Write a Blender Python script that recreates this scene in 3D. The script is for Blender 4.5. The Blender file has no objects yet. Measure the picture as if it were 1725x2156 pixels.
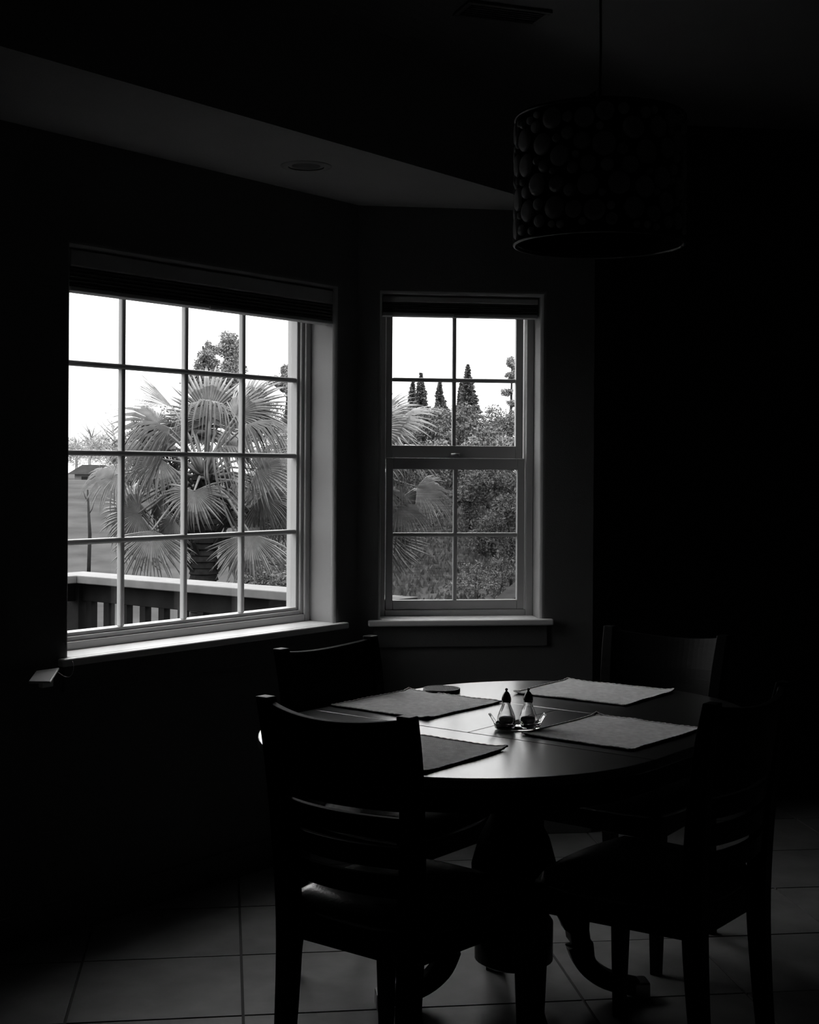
import bpy, bmesh, math, random
from mathutils import Vector, Matrix, noise

random.seed(7)
scene = bpy.context.scene
col = scene.collection

# ---------------------------------------------------------------- camera, sky, exposure
cam_data = bpy.data.cameras.new('camera')
cam_data.sensor_fit = 'VERTICAL'
cam_data.sensor_height = 36.0
cam_data.lens = 2950 * 36.0 / 2156
cam_data.shift_y = -93 / 2156
cam_data.clip_end = 500
cam = bpy.data.objects.new('camera', cam_data)
col.objects.link(cam)
cam.location = (0, 0, 1.43)
cam.rotation_euler = (math.radians(90), -0.006, 0)
scene.camera = cam

world = bpy.data.worlds.new('overcast_sky')
scene.world = world
world.use_nodes = True
wn = world.node_tree
# standard overcast sky: luminance rises with (1 + 2 sin elevation) from horizon to zenith
SKY_HORIZON = 2.9
bg = wn.nodes['Background']
bg.inputs['Color'].default_value = (1, 1, 1, 1)
geo = wn.nodes.new('ShaderNodeTexCoord')
sep = wn.nodes.new('ShaderNodeSeparateXYZ')
wn.links.new(geo.outputs['Generated'], sep.inputs['Vector'])
clampz = wn.nodes.new('ShaderNodeMath'); clampz.operation = 'MAXIMUM'; clampz.inputs[1].default_value = 0.0
wn.links.new(sep.outputs['Z'], clampz.inputs[0])
grad = wn.nodes.new('ShaderNodeMath'); grad.operation = 'MULTIPLY_ADD'
grad.inputs[1].default_value = 2 * SKY_HORIZON
grad.inputs[2].default_value = SKY_HORIZON
wn.links.new(clampz.outputs[0], grad.inputs[0])
wn.links.new(grad.outputs[0], bg.inputs['Strength'])

scene.view_settings.view_transform = 'Standard'
scene.view_settings.look = 'None'
scene.view_settings.gamma = 1.0
scene.view_settings.use_curve_mapping = False
scene.view_settings.exposure = -0.24
scene.cycles.max_bounces = 8
scene.cycles.diffuse_bounces = 4
scene.cycles.transparent_max_bounces = 24
scene.cycles.caustics_refractive = False
scene.cycles.caustics_reflective = False

# ---------------------------------------------------------------- helpers
def material(name, grey, rough=0.6, vary=0.0, scale=8.0, bump=0.0, bump_scale=60.0,
             spec=0.5, stretch=(1, 1, 1), coat=0.0, metal=0.0, ior=1.5):
    m = bpy.data.materials.new(name)
    m.use_nodes = True
    nt = m.node_tree
    b = nt.nodes['Principled BSDF']
    b.inputs['Base Color'].default_value = (grey, grey, grey, 1)
    b.inputs['Roughness'].default_value = rough
    b.inputs['Specular IOR Level'].default_value = spec
    b.inputs['IOR'].default_value = ior
    b.inputs['Metallic'].default_value = metal
    b.inputs['Coat Weight'].default_value = coat
    b.inputs['Coat Roughness'].default_value = 0.22
    if vary or bump:
        tc = nt.nodes.new('ShaderNodeTexCoord')
        mp = nt.nodes.new('ShaderNodeMapping')
        mp.inputs['Scale'].default_value = stretch
        nt.links.new(tc.outputs['Object'], mp.inputs['Vector'])
    if vary:
        n = nt.nodes.new('ShaderNodeTexNoise')
        n.inputs['Scale'].default_value = scale
        n.inputs['Detail'].default_value = 6
        r = nt.nodes.new('ShaderNodeValToRGB')
        lo, hi = max(0, grey * (1 - vary)), grey * (1 + vary)
        r.color_ramp.elements[0].position = 0.3
        r.color_ramp.elements[1].position = 0.7
        r.color_ramp.elements[0].color = (lo, lo, lo, 1)
        r.color_ramp.elements[1].color = (hi, hi, hi, 1)
        nt.links.new(mp.outputs['Vector'], n.inputs['Vector'])
        nt.links.new(n.outputs['Fac'], r.inputs['Fac'])
        nt.links.new(r.outputs['Color'], b.inputs['Base Color'])
    if bump:
        n2 = nt.nodes.new('ShaderNodeTexNoise')
        n2.inputs['Scale'].default_value = bump_scale
        n2.inputs['Detail'].default_value = 4
        bp = nt.nodes.new('ShaderNodeBump')
        bp.inputs['Strength'].default_value = bump
        bp.inputs['Distance'].default_value = 0.004
        nt.links.new(mp.outputs['Vector'], n2.inputs['Vector'])
        nt.links.new(n2.outputs['Fac'], bp.inputs['Height'])
        nt.links.new(bp.outputs['Normal'], b.inputs['Normal'])
    return m

M = {}
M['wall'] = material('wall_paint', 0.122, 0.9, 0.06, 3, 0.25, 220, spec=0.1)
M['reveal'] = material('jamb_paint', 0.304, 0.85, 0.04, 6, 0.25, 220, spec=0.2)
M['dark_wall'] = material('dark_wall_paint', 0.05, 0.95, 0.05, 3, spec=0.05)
M['ceiling'] = material('ceiling_paint', 0.21, 0.95, 0.04, 4, 0.3, 160, spec=0.1)
M['tile'] = material('floor_tile', 0.158, 0.45, 0.22, 7, 0.1, 40, spec=0.4)
M['grout'] = material('floor_grout', 0.05, 0.9)
M['white'] = material('white_vinyl', 0.429, 0.45, spec=0.4)
M['sill'] = material('sill_paint', 0.684, 0.40, spec=0.5)
M['blind'] = material('blind_fabric', 0.1292, 0.9, 0.15, 40, spec=0.1)
M['valance'] = material('valance_fabric', 0.4, 0.8, spec=0.1)
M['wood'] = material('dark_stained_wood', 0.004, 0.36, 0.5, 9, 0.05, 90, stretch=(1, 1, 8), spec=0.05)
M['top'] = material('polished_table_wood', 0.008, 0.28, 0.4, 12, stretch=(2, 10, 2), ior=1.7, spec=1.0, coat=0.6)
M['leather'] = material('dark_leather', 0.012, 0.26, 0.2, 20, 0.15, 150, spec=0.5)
M['mat'] = material('linen_placemat', 0.88, 0.95, 0.12, 60, 0.8, 500, spec=0.05)
b_ = M['mat'].node_tree.nodes['Principled BSDF']
b_.inputs['Sheen Weight'].default_value = 0.0
b_.inputs['Sheen Roughness'].default_value = 0.35
M['hem'] = material('linen_hem', 0.75, 0.95, 0.25, 160, spec=0.05)
M['coaster'] = material('black_rubber', 0.012, 0.5, spec=0.4)
M['metal'] = material('dark_metal', 0.06, 0.3, metal=0.9)
M['cap'] = material('pewter_cap', 0.05, 0.25, metal=0.8)
M['pepper'] = material('ground_pepper', 0.012, 0.9, 0.6, 300)
M['brass'] = material('worn_foot_metal', 0.35, 0.3, metal=1.0)
M['disc'] = material('capiz_disc', 0.36, 0.5, 0.2, 30, spec=0.3)
M['liner'] = material('shade_liner', 0.006, 0.9, spec=0.05)
M['latch'] = material('latch_metal', 0.45, 0.35, metal=0.6)
M['can'] = material('can_baffle', 0.04, 0.6)
M['vent'] = material('vent_metal', 0.12, 0.6)
M['deck'] = material('weathered_deck_wood', 0.0137, 0.8, 0.3, 10, 0.3, 40, stretch=(1, 1, 1), spec=0.1)
M['cap_wood'] = material('weathered_rail_cap', 0.1224, 0.6, 0.15, 12, spec=0.2)
M['frond'] = material('palm_frond', 0.092, 0.42, 0.35, 9, spec=0.5)
M['frond_dark'] = material('palm_frond_old_shaded', 0.036, 0.5, 0.35, 9, spec=0.3)  # dark tone of dead fronds, also painted shade within the crown
M['petiole'] = material('palm_petiole', 0.114, 0.45, 0.2, 9, spec=0.3)
M['trunk'] = material('palm_trunk', 0.0137, 0.9, 0.5, 12, 1.0, 30, spec=0.1)
M['bark'] = material('tree_bark', 0.019, 0.9, 0.3, 6, spec=0.1)
M['twig'] = material('hazed_twig', 0.255, 0.9, 0.2, 6, spec=0.1)  # distant haze is put into this pale grey
M['leaf_dark'] = material('conifer_needle', 0.08, 0.7, 0.3, 1.5, spec=0.1)
M['leaf_mid'] = material('shrub_leaf', 0.0808, 0.6, 0.35, 1.2, spec=0.15)
M['leaf_light'] = material('pale_shrub_leaf', 0.114, 0.6, 0.35, 1.2, spec=0.15)
M['leaf_tree'] = material('broadleaf_foliage', 0.189, 0.6, 0.3, 1.0, spec=0.1)
M['grass'] = material('hillside_grass', 0.042, 0.95, 0.3, 0.9, 1.0, 6, spec=0.05)
M['tuft'] = material('dry_grass_tuft', 0.0522, 0.9, 0.6, 0.8, spec=0.1)
M['stucco'] = material('pale_stucco', 0.19, 0.9, spec=0.1)
M['roof'] = material('dark_roof_shingle', 0.019, 0.9, 0.3, 3, spec=0.1)
M['window_dark'] = material('dark_glazing', 0.01, 0.2, spec=0.2)

def glass_pane(name, fac_scale=1.0):
    m = bpy.data.materials.new(name)
    m.use_nodes = True
    nt = m.node_tree
    nt.nodes.remove(nt.nodes['Principled BSDF'])
    out = nt.nodes['Material Output']
    tr = nt.nodes.new('ShaderNodeBsdfTransparent')
    tr.inputs['Color'].default_value = (0.97, 0.97, 0.97, 1)
    gl = nt.nodes.new('ShaderNodeBsdfGlossy')
    gl.inputs['Roughness'].default_value = 0.0
    fr = nt.nodes.new('ShaderNodeFresnel')
    fr.inputs['IOR'].default_value = 1.45
    mx = nt.nodes.new('ShaderNodeMixShader')
    ge = nt.nodes.new('ShaderNodeNewGeometry')
    sub = nt.nodes.new('ShaderNodeMath'); sub.operation = 'SUBTRACT'; sub.inputs[0].default_value = 1.0
    mul = nt.nodes.new('ShaderNodeMath'); mul.operation = 'MULTIPLY'
    nt.links.new(ge.outputs['Backfacing'], sub.inputs[1])
    nt.links.new(fr.outputs['Fac'], mul.inputs[0])
    nt.links.new(sub.outputs[0], mul.inputs[1])
    nt.links.new(mul.outputs[0], mx.inputs['Fac'])
    nt.links.new(tr.outputs[0], mx.inputs[1])
    nt.links.new(gl.outputs[0], mx.inputs[2])
    nt.links.new(mx.outputs[0], out.inputs['Surface'])
    return m
M['glass'] = glass_pane('window_glass')

def screen_material():
    m = bpy.data.materials.new('insect_screen_mesh')
    m.use_nodes = True
    nt = m.node_tree
    nt.nodes.remove(nt.nodes['Principled BSDF'])
    out = nt.nodes['Material Output']
    tr = nt.nodes.new('ShaderNodeBsdfTransparent')
    df = nt.nodes.new('ShaderNodeBsdfDiffuse')
    df.inputs['Color'].default_value = (0.10, 0.10, 0.10, 1)
    tc = nt.nodes.new('ShaderNodeTexCoord')
    mp = nt.nodes.new('ShaderNodeMapping')
    mp.inputs['Scale'].default_value = (10, 10, 420)
    n = nt.nodes.new('ShaderNodeTexNoise')
    n.inputs['Scale'].default_value = 1.0
    n.inputs['Detail'].default_value = 2
    mr = nt.nodes.new('ShaderNodeMapRange')
    mr.inputs['From Min'].default_value = 0.3
    mr.inputs['From Max'].default_value = 0.7
    mr.inputs['To Min'].default_value = 0.10
    mr.inputs['To Max'].default_value = 0.38
    mx = nt.nodes.new('ShaderNodeMixShader')
    nt.links.new(tc.outputs['Object'], mp.inputs['Vector'])
    nt.links.new(mp.outputs['Vector'], n.inputs['Vector'])
    nt.links.new(n.outputs['Fac'], mr.inputs['Value'])
    nt.links.new(mr.outputs['Result'], mx.inputs['Fac'])
    nt.links.new(tr.outputs[0], mx.inputs[1])
    nt.links.new(df.outputs[0], mx.inputs[2])
    nt.links.new(mx.outputs[0], out.inputs['Surface'])
    return m
M['screen'] = screen_material()

def clear_glass():
    m = bpy.data.materials.new('clear_table_glass')
    m.use_nodes = True
    b = m.node_tree.nodes['Principled BSDF']
    b.inputs['Base Color'].default_value = (0.93, 0.93, 0.93, 1)
    b.inputs['Roughness'].default_value = 0.02
    b.inputs['IOR'].default_value = 1.48
    b.inputs['Transmission Weight'].default_value = 1.0
    return m
M['clear'] = clear_glass()

def tag(o, label=None, cat=None, group=None, kind=None):
    if label: o['label'] = label
    if cat: o['category'] = cat
    if group: o['group'] = group
    if kind: o['kind'] = kind
    return o

def empty(name, loc=(0, 0, 0), rz=0.0):
    o = bpy.data.objects.new(name, None)
    o.empty_display_size = 0.1
    o.location = loc
    o.rotation_euler = (0, 0, rz)
    col.objects.link(o)
    return o

class MB:
    """collects shapes; build() links them as one mesh object"""
    def __init__(self):
        self.v, self.f, self.s = [], [], []
    def add(self, verts, faces, smooth=False):
        k = len(self.v)
        self.v += [tuple(p) for p in verts]
        self.f += [tuple(i + k for i in f) for f in faces]
        self.s += [smooth] * len(faces)
        return self
    def box(self, x0, x1, y0, y1, z0, z1):
        return self.add([(x0, y0, z0), (x1, y0, z0), (x1, y1, z0), (x0, y1, z0),
                         (x0, y0, z1), (x1, y0, z1), (x1, y1, z1), (x0, y1, z1)],
                        [(3, 2, 1, 0), (4, 5, 6, 7), (0, 1, 5, 4), (1, 2, 6, 5), (2, 3, 7, 6), (3, 0, 4, 7)])
    def prism(self, poly, z0, z1):
        n = len(poly)
        vs = [(x, y, z0) for x, y in poly] + [(x, y, z1) for x, y in poly]
        fs = [tuple(range(n - 1, -1, -1)), tuple(range(n, 2 * n))]
        fs += [(i, (i + 1) % n, n + (i + 1) % n, n + i) for i in range(n)]
        return self.add(vs, fs)
    def lathe(self, prof, n=32, cx=0, cy=0, smooth=True, ripple=0, rn=8):
        vs, fs = [], []
        m = len(prof)
        for k in range(n):
            a = 2 * math.pi * k / n
            q = 1 + ripple * math.cos(rn * a)
            for r, z in prof:
                vs.append((cx + r * q * math.cos(a), cy + r * q * math.sin(a), z))
        for k in range(n):
            k2 = (k + 1) % n
            for j in range(m - 1):
                fs.append((k * m + j, k2 * m + j, k2 * m + j + 1, k * m + j + 1))
        return self.add(vs, fs, smooth)
    def tube(self, pts, radii, n=10, smooth=True, squash=1.0):
        pts = [Vector(p) for p in pts]
        if not hasattr(radii, '__len__'):
            radii = [radii] * len(pts)
        vs, fs = [], []
        up = Vector((0, 0, 1))
        for i, p in enumerate(pts):
            t = (pts[min(i + 1, len(pts) - 1)] - pts[max(i - 1, 0)]).normalized()
            ref = up if abs(t.z) < 0.95 else Vector((1, 0, 0))
            a = t.cross(ref).normalized()
            b = a.cross(t).normalized()
            for k in range(n):
                w = 2 * math.pi * k / n
                vs.append(p + a * (math.cos(w) * radii[i] * squash) + b * (math.sin(w) * radii[i]))
        for i in range(len(pts) - 1):
            for k in range(n):
                k2 = (k + 1) % n
                fs.append((i * n + k, i * n + k2, (i + 1) * n + k2, (i + 1) * n + k))
        fs.append(tuple(range(n - 1, -1, -1)))
        fs.append(tuple((len(pts) - 1) * n + k for k in range(n)))
        return self.add(vs, fs, smooth)
    def sweep(self, pts, ws, hs):
        """rectangular section along pts; ws along the horizontal normal, hs along the other"""
        pts = [Vector(p) for p in pts]
        vs, fs = [], []
        for i, p in enumerate(pts):
            t = (pts[min(i + 1, len(pts) - 1)] - pts[max(i - 1, 0)]).normalized()
            ref = Vector((0, 0, 1)) if abs(t.z) < 0.98 else Vector((0, 1, 0))
            a = t.cross(ref).normalized()
            b = a.cross(t).normalized()
            w, h = ws[i] / 2, hs[i] / 2
            for sa, sb in ((-1, -1), (1, -1), (1, 1), (-1, 1)):
                vs.append(p + a * (w * sa) + b * (h * sb))
        for i in range(len(pts) - 1):
            for k in range(4):
                k2 = (k + 1) % 4
                fs.append((i * 4 + k, i * 4 + k2, i * 4 + 4 + k2, i * 4 + 4 + k))
        fs.append((3, 2, 1, 0))
        q = (len(pts) - 1) * 4
        fs.append((q, q + 1, q + 2, q + 3))
        return self.add(vs, fs)
    def mesh(self, name, mat):
        me = bpy.data.meshes.new(name)
        me.from_pydata(self.v, [], self.f)
        me.polygons.foreach_set('use_smooth', self.s)
        me.update()
        bm = bmesh.new()
        bm.from_mesh(me)
        bmesh.ops.recalc_face_normals(bm, faces=bm.faces)
        bm.to_mesh(me)
        bm.free()
        me.materials.append(mat)
        return me
    def build(self, name, mat, parent=None, bevel=0.0, seg=2):
        o = bpy.data.objects.new(name, self.mesh(name, mat))
        col.objects.link(o)
        if parent: o.parent = parent
        if bevel:
            b = o.modifiers.new('bevel', 'BEVEL')
            b.width = bevel
            b.segments = seg
            b.limit_method = 'ANGLE'
            b.angle_limit = math.radians(40)
        return o

def raw(name, verts, faces, mat, parent=None, smooth=False):
    me = bpy.data.meshes.new(name)
    me.from_pydata(verts, [], faces)
    if smooth:
        me.polygons.foreach_set('use_smooth', [True] * len(faces))
    me.update()
    me.materials.append(mat)
    o = bpy.data.objects.new(name, me)
    col.objects.link(o)
    if parent: o.parent = parent
    return o

# ---------------------------------------------------------------- the room
AX = math.radians(52.5)          # heading of the wide-window wall
BX = math.radians(7.5)           # heading of the narrow-window wall, 45 degrees off
CX, CY = -0.201, 5.40            # the corner where the two walls meet
U = Vector((math.cos(AX), math.sin(AX), 0))
V = Vector((math.sin(AX), -math.cos(AX), 0))
DB = Vector((math.cos(BX), math.sin(BX), 0))
NB = Vector((-math.sin(BX), math.cos(BX), 0))
corner = Vector((CX, CY, 0))
WALL_T = 0.20
HI = 2.95
LO = 2.44
Z0, Z1 = 0.84, 2.105             # window openings

def wall_with_hole(name, x0, x1, z1, hx0, hx1, rz, r=0.022):
    """wall in its own frame, inner face at y=0, outer at y=WALL_T, with a round-edged opening"""
    mb = MB()
    def loop(e, y):
        return [(hx0 - e, y, Z0 - e), (hx1 + e, y, Z0 - e), (hx1 + e, y, Z1 + e), (hx0 - e, y, Z1 + e)]
    def outer(y):
        return [(x0, y, 0), (x1, y, 0), (x1, y, z1), (x0, y, z1)]
    steps = 8
    loops = [loop(r * (1 - math.sin(k / steps * math.pi / 2)), r * (1 - math.cos(k / steps * math.pi / 2)))
             for k in range(steps + 1)]
    vs = outer(0) + loops[0]
    mb.add(vs, [(i, (i + 1) % 4, 4 + (i + 1) % 4, 4 + i) for i in range(4)])
    for a, b in zip(loops[:-1], loops[1:]):
        mb.add(a + b, [(i, (i + 1) % 4, 4 + (i + 1) % 4, 4 + i) for i in range(4)], True)
    back = loop(0, WALL_T)
    mb.add(loops[-1] + back, [(i, (i + 1) % 4, 4 + (i + 1) % 4, 4 + i) for i in range(4)])
    mb.add(back + outer(WALL_T), [(i, (i + 1) % 4, 4 + (i + 1) % 4, 4 + i) for i in range(4)])
    mb.add(outer(0) + outer(WALL_T), [(i, (i + 1) % 4, 4 + (i + 1) % 4, 4 + i) for i in range(4)])
    o = mb.build(name, M['wall'])
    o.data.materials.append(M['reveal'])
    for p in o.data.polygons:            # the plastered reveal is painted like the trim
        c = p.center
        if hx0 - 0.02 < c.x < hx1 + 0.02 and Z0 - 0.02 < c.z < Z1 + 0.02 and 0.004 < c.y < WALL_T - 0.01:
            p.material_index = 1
    o.location = corner
    o.rotation_euler = (0, 0, rz)
    tag(o, kind='structure')
    return o

AH0, AH1 = -1.378, -0.127
BH0, BH1 = 0.094, 0.722
wall_with_hole('wall_left', -4.6, 0.0, HI + 0.1, AH0, AH1, AX)
wall_with_hole('wall_back', 0.0, 0.935, HI + 0.1, BH0, BH1, BX)

def struct(name, mb, mat, rz=None, bevel=0):
    o = mb.build(name, mat, bevel=bevel)
    if rz is not None:
        o.location = corner
        o.rotation_euler = (0, 0, rz)
    tag(o, kind='structure')
    return o

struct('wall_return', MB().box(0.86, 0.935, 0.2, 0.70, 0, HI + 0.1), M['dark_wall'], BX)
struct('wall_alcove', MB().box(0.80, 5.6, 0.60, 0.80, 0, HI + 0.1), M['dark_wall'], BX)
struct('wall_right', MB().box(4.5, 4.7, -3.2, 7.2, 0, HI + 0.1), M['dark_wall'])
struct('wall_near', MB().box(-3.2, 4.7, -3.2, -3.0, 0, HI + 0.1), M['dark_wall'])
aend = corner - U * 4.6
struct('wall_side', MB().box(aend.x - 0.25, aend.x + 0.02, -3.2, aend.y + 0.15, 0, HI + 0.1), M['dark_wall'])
NA = -V
miter = corner + (NA + NB) * (WALL_T / (1 + NA.dot(NB)))
outline = [aend + NA * WALL_T, miter, corner + DB * 0.935 + NB * WALL_T, corner + DB * 0.86 + NB * 0.80, corner + DB * 5.6 + NB * 0.80]
outline = [(p.x, p.y) for p in outline] + [(4.7, -3.2), (aend.x - 0.25, -3.2), (aend.x - 0.25, aend.y + 0.15)]
struct('ceiling', MB().prism(outline, HI, HI + 0.2), M['ceiling'])
ca, cb = corner + NA * WALL_T, corner + NB * WALL_T
struct('trim_2', MB().prism([(corner.x, corner.y), (cb.x, cb.y), (miter.x, miter.y), (ca.x, ca.y)], 0, HI + 0.1), M['wall'])
# dropped soffit along the wide-window wall, coved into the upper ceiling
mb = MB()
prof = [(0, LO), (-0.605, LO), (-0.605, HI - 0.14)]
for k in range(1, 9):
    a = k / 8 * math.pi / 2
    prof.append((-0.605 - 0.14 * (1 - math.cos(a)), HI - 0.14 + 0.14 * math.sin(a)))
prof += [(0, HI)]
n = len(prof)
vs = [(-4.7, y, z) for y, z in prof] + [(-y, y, z) for y, z in prof]
fs = [(i, (i + 1) % n, n + (i + 1) % n, n + i) for i in range(n)] + [tuple(range(n)), tuple(range(2 * n - 1, n - 1, -1))]
mb.add(vs, fs)
struct('trim_1', mb, M['ceiling'], AX)
struct('baseboard_left', MB().box(-4.5, -0.01, -0.014, 0.0, 0, 0.10), M['wall'], AX, 0.003)
struct('baseboard_back', MB().box(0.01, 0.93, -0.014, 0.0, 0, 0.10), M['wall'], BX, 0.003)

# floor slab with its tiles, laid square to the narrow-window wall
floor = struct('floor', MB().prism(outline, -0.2, -0.006), M['grout'])
TS = 0.455
tile_mesh = None
origin = Vector((-0.471, 4.0, 0))           # a grout crossing line seen in the room
yline = Vector((-0.297, 4.127, 0))
ox = (origin - corner).dot(DB)
oy = (yline - corner).dot(NB)
tb = MB().box(-TS / 2 + 0.004, TS / 2 - 0.004, -TS / 2 + 0.004, TS / 2 - 0.004, -0.012, 0.0)
tile_mesh = tb.mesh('tile', M['tile'])
for i in range(-7, 9):
    for j in range(-11, 5):
        lx, ly = ox + (i + 0.5) * TS, oy + (j + 0.5) * TS
        p = corner + DB * lx + NB * ly
        if not (-2.6 < p.x < 3.6 and 0.6 < p.y < 6.2):
            continue
        pa = p - corner
        if pa.dot(V) < -0.45 or (ly > 0.1 and lx < 1.1) or ly > 0.75:
            continue
        t = bpy.data.objects.new('tile', tile_mesh)
        col.objects.link(t)
        t.parent = floor
        t.location = p
        t.location.z = random.uniform(-0.0006, 0.0006)
        t.rotation_euler = (0, 0, BX + random.choice((0, 1, 2, 3)) * math.pi / 2)

# ---------------------------------------------------------------- windows
def window_root(name, rz):
    o = empty(name, corner, rz)
    tag(o, kind='structure')
    return o

def frame_ring(x0, x1, z0, z1, w, y0, y1, wb=None, wt=None):
    wb = wb or w
    wt = wt or w
    mb = MB()
    mb.box(x0, x0 + w, y0, y1, z0, z1)
    mb.box(x1 - w, x1, y0, y1, z0, z1)
    mb.box(x0 + w, x1 - w, y0, y1, z0, z0 + wb)
    mb.box(x0 + w, x1 - w, y0, y1, z1 - wt, z1)
    return mb

# wide fixed window
wa = window_root('window_1', AX)
frame_ring(AH0, AH1, Z0, Z1, 0.028, 0.128, 0.20).build('window_frame', M['white'], wa, 0.003)
frame_ring(AH0 + 0.028, AH1 - 0.028, Z0 + 0.028, Z1 - 0.028, 0.015, 0.139, 0.20).build('inner_frame', M['white'], wa, 0.002)
frame_ring(AH0 + 0.043, AH1 - 0.043, Z0 + 0.043, Z1 - 0.043, 0.012, 0.150, 0.20).build('glazing_bead', M['white'], wa, 0.002)
gx0, gx1, gz0, gz1 = AH0 + 0.055, AH1 - 0.055, Z0 + 0.055, Z1 - 0.055
cols = [gx0 + (gx1 - gx0) * k / 4 for k in range(5)]
rows = [gz0 + (gz1 - gz0) * k / 4 for k in range(5)]
for x in cols[1:4]:
    MB().box(x - 0.009, x + 0.009, 0.152, 0.174, gz0, gz1).build('muntin', M['white'], wa, 0.005)
for z in rows[1:4]:
    MB().box(gx0, gx1, 0.149, 0.177, z - 0.009, z + 0.009).build('muntin', M['white'], wa, 0.006)
for i in range(4):
    for j in range(4):
        MB().box(cols[i] + 0.0005, cols[i + 1] - 0.0005, 0.178, 0.181, rows[j] + 0.0005, rows[j + 1] - 0.0005).build('pane', M['glass'], wa)
def sill(parent, x0, x1):
    s = MB().box(x0 - 0.05, x1 + 0.05, -0.03, 0.0, Z0 - 0.022, Z0 + 0.002)
    s.box(x0 + 0.001, x1 - 0.001, 0.0, 0.132, Z0 - 0.022, Z0 + 0.002)
    s.build('window_sill', M['sill'], parent, 0.006, 3)
    MB().box(x0 - 0.03, x1 + 0.03, -0.008, 0.0, Z0 - 0.105, Z0 - 0.022).build('sill_apron', M['wall'], parent, 0.003)
sill(wa, AH0, AH1)

# narrow double-hung window
wb_ = window_root('window_2', BX)
frame_ring(BH0, BH1, Z0, Z1, 0.030, 0.128, 0.20, 0.026).build('window_frame', M['white'], wb_, 0.003)
fx0, fx1 = BH0 + 0.030, BH1 - 0.030
zm = 1.472
def sash(name, x0, x1, z0, z1, wl, wr, wbm, wtp, y0, y1):
    s = MB()
    s.box(x0, x0 + wl, y0, y1, z0, z1)
    s.box(x1 - wr, x1, y0, y1, z0, z1)
    s.box(x0 + wl, x1 - wr, y0, y1, z0, z0 + wbm)
    s.box(x0 + wl, x1 - wr, y0, y1, z1 - wtp, z1)
    o = s.build(name, M['white'], wb_, 0.003)
    a0, a1, b0, b1 = x0 + wl, x1 - wr, z0 + wbm, z1 - wtp
    ym = (y0 + y1) / 2
    xm, zc = (a0 + a1) / 2, (b0 + b1) / 2
    MB().box(xm - 0.008, xm + 0.008, ym - 0.010, ym + 0.010, b0, b1).build('muntin', M['white'], o, 0.004)
    MB().box(a0, a1, ym - 0.012, ym + 0.012, zc - 0.008, zc + 0.008).build('muntin', M['white'], o, 0.005)
    for p0, p1 in ((a0, xm), (xm, a1)):
        for q0, q1 in ((b0, zc), (zc, b1)):
            MB().box(p0 + 0.0005, p1 - 0.0005, ym + 0.013, ym + 0.016, q0 + 0.0005, q1 - 0.0005).build('pane', M['glass'], o)
    return o, (a0, a1, b0, b1)
sash('upper_sash', fx0, fx1 - 0.006, zm - 0.008, Z1 - 0.03, 0.030, 0.030, 0.056, 0.030, 0.168, 0.196)
lo_sash, lg = sash('lower_sash', fx0 + 0.004, fx1 - 0.004, Z0 + 0.026, zm - 0.002, 0.028, 0.030, 0.038, 0.046, 0.136, 0.164)
MB().box(lg[0] - 0.01, lg[1] + 0.01, 0.186, 0.1875, lg[2] - 0.01, lg[3] + 0.01).build('insect_screen', M['screen'], wb_)
lt = MB().box(0.375, 0.440, 0.142, 0.166, zm - 0.002, zm + 0.006)
lt.lathe([(0.0, zm + 0.006), (0.013, zm + 0.006), (0.012, zm + 0.016), (0.0, zm + 0.018)], 16, 0.407, 0.154)
lt.tube([(0.390, 0.150, zm + 0.012), (0.425, 0.146, zm + 0.012)], 0.005, 8)
lt.build('sash_latch', M['latch'], wb_)
sill(wb_, BH0, BH1)

# cellular blinds drawn up into the heads of both openings
def blind(name, rz, x0, x1, y0, depth, ztop, hv, hs, label):
    root = empty(name, corner, rz)
    tag(root, label, 'blind')
    MB().box(x0, x1, y0, y0 + depth, ztop - hv, ztop).build('head_rail', M['valance'], root, 0.004)
    nf = 5
    h = hs / nf
    for k in range(nf):
        zc = ztop - hv - (k + 0.5) * h
        m = MB()
        sec = [(y0 + 0.004, 0.5), (y0 + 0.016, 0.98), (y0 + depth - 0.016, 0.98), (y0 + depth - 0.004, 0.5), (y0 + depth - 0.016, 0.02), (y0 + 0.016, 0.02)]
        pts = [(y, zc + (q - 0.5) * h) for y, q in sec]
        nn = len(pts)
        m.add([(x0 + 0.003, y, z) for y, z in pts] + [(x1 - 0.003, y, z) for y, z in pts],
              [(i, (i + 1) % nn, nn + (i + 1) % nn, nn + i) for i in range(nn)] + [tuple(range(nn)), tuple(range(2 * nn - 1, nn - 1, -1))])
        m.build('pleat', M['blind'], root)
    zb = ztop - hv - hs
    MB().box(x0 + 0.002, x1 - 0.002, y0 + 0.002, y0 + depth - 0.002, zb - 0.014, zb).build('bottom_rail', M['valance'], root, 0.003)
    xm = (x0 + x1) / 2
    MB().box(xm - 0.03, xm + 0.03, y0 - 0.006, y0 + 0.004, zb - 0.018, zb - 0.006).build('pull_tab', M['valance'], root, 0.003)
    return root
blind('window_blind', AX, AH0 + 0.004, AH1 - 0.004, 0.012, 0.058, Z1 - 0.006, 0.052, 0.062, 'wide dark cellular blind raised at the top of the large grid window')
blind('window_blind', BX, BH0 + 0.004, BH1 - 0.004, 0.04, 0.058, Z1 - 0.006, 0.022, 0.040, 'narrow dark cellular blind raised at the top of the double-hung window')

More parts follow.
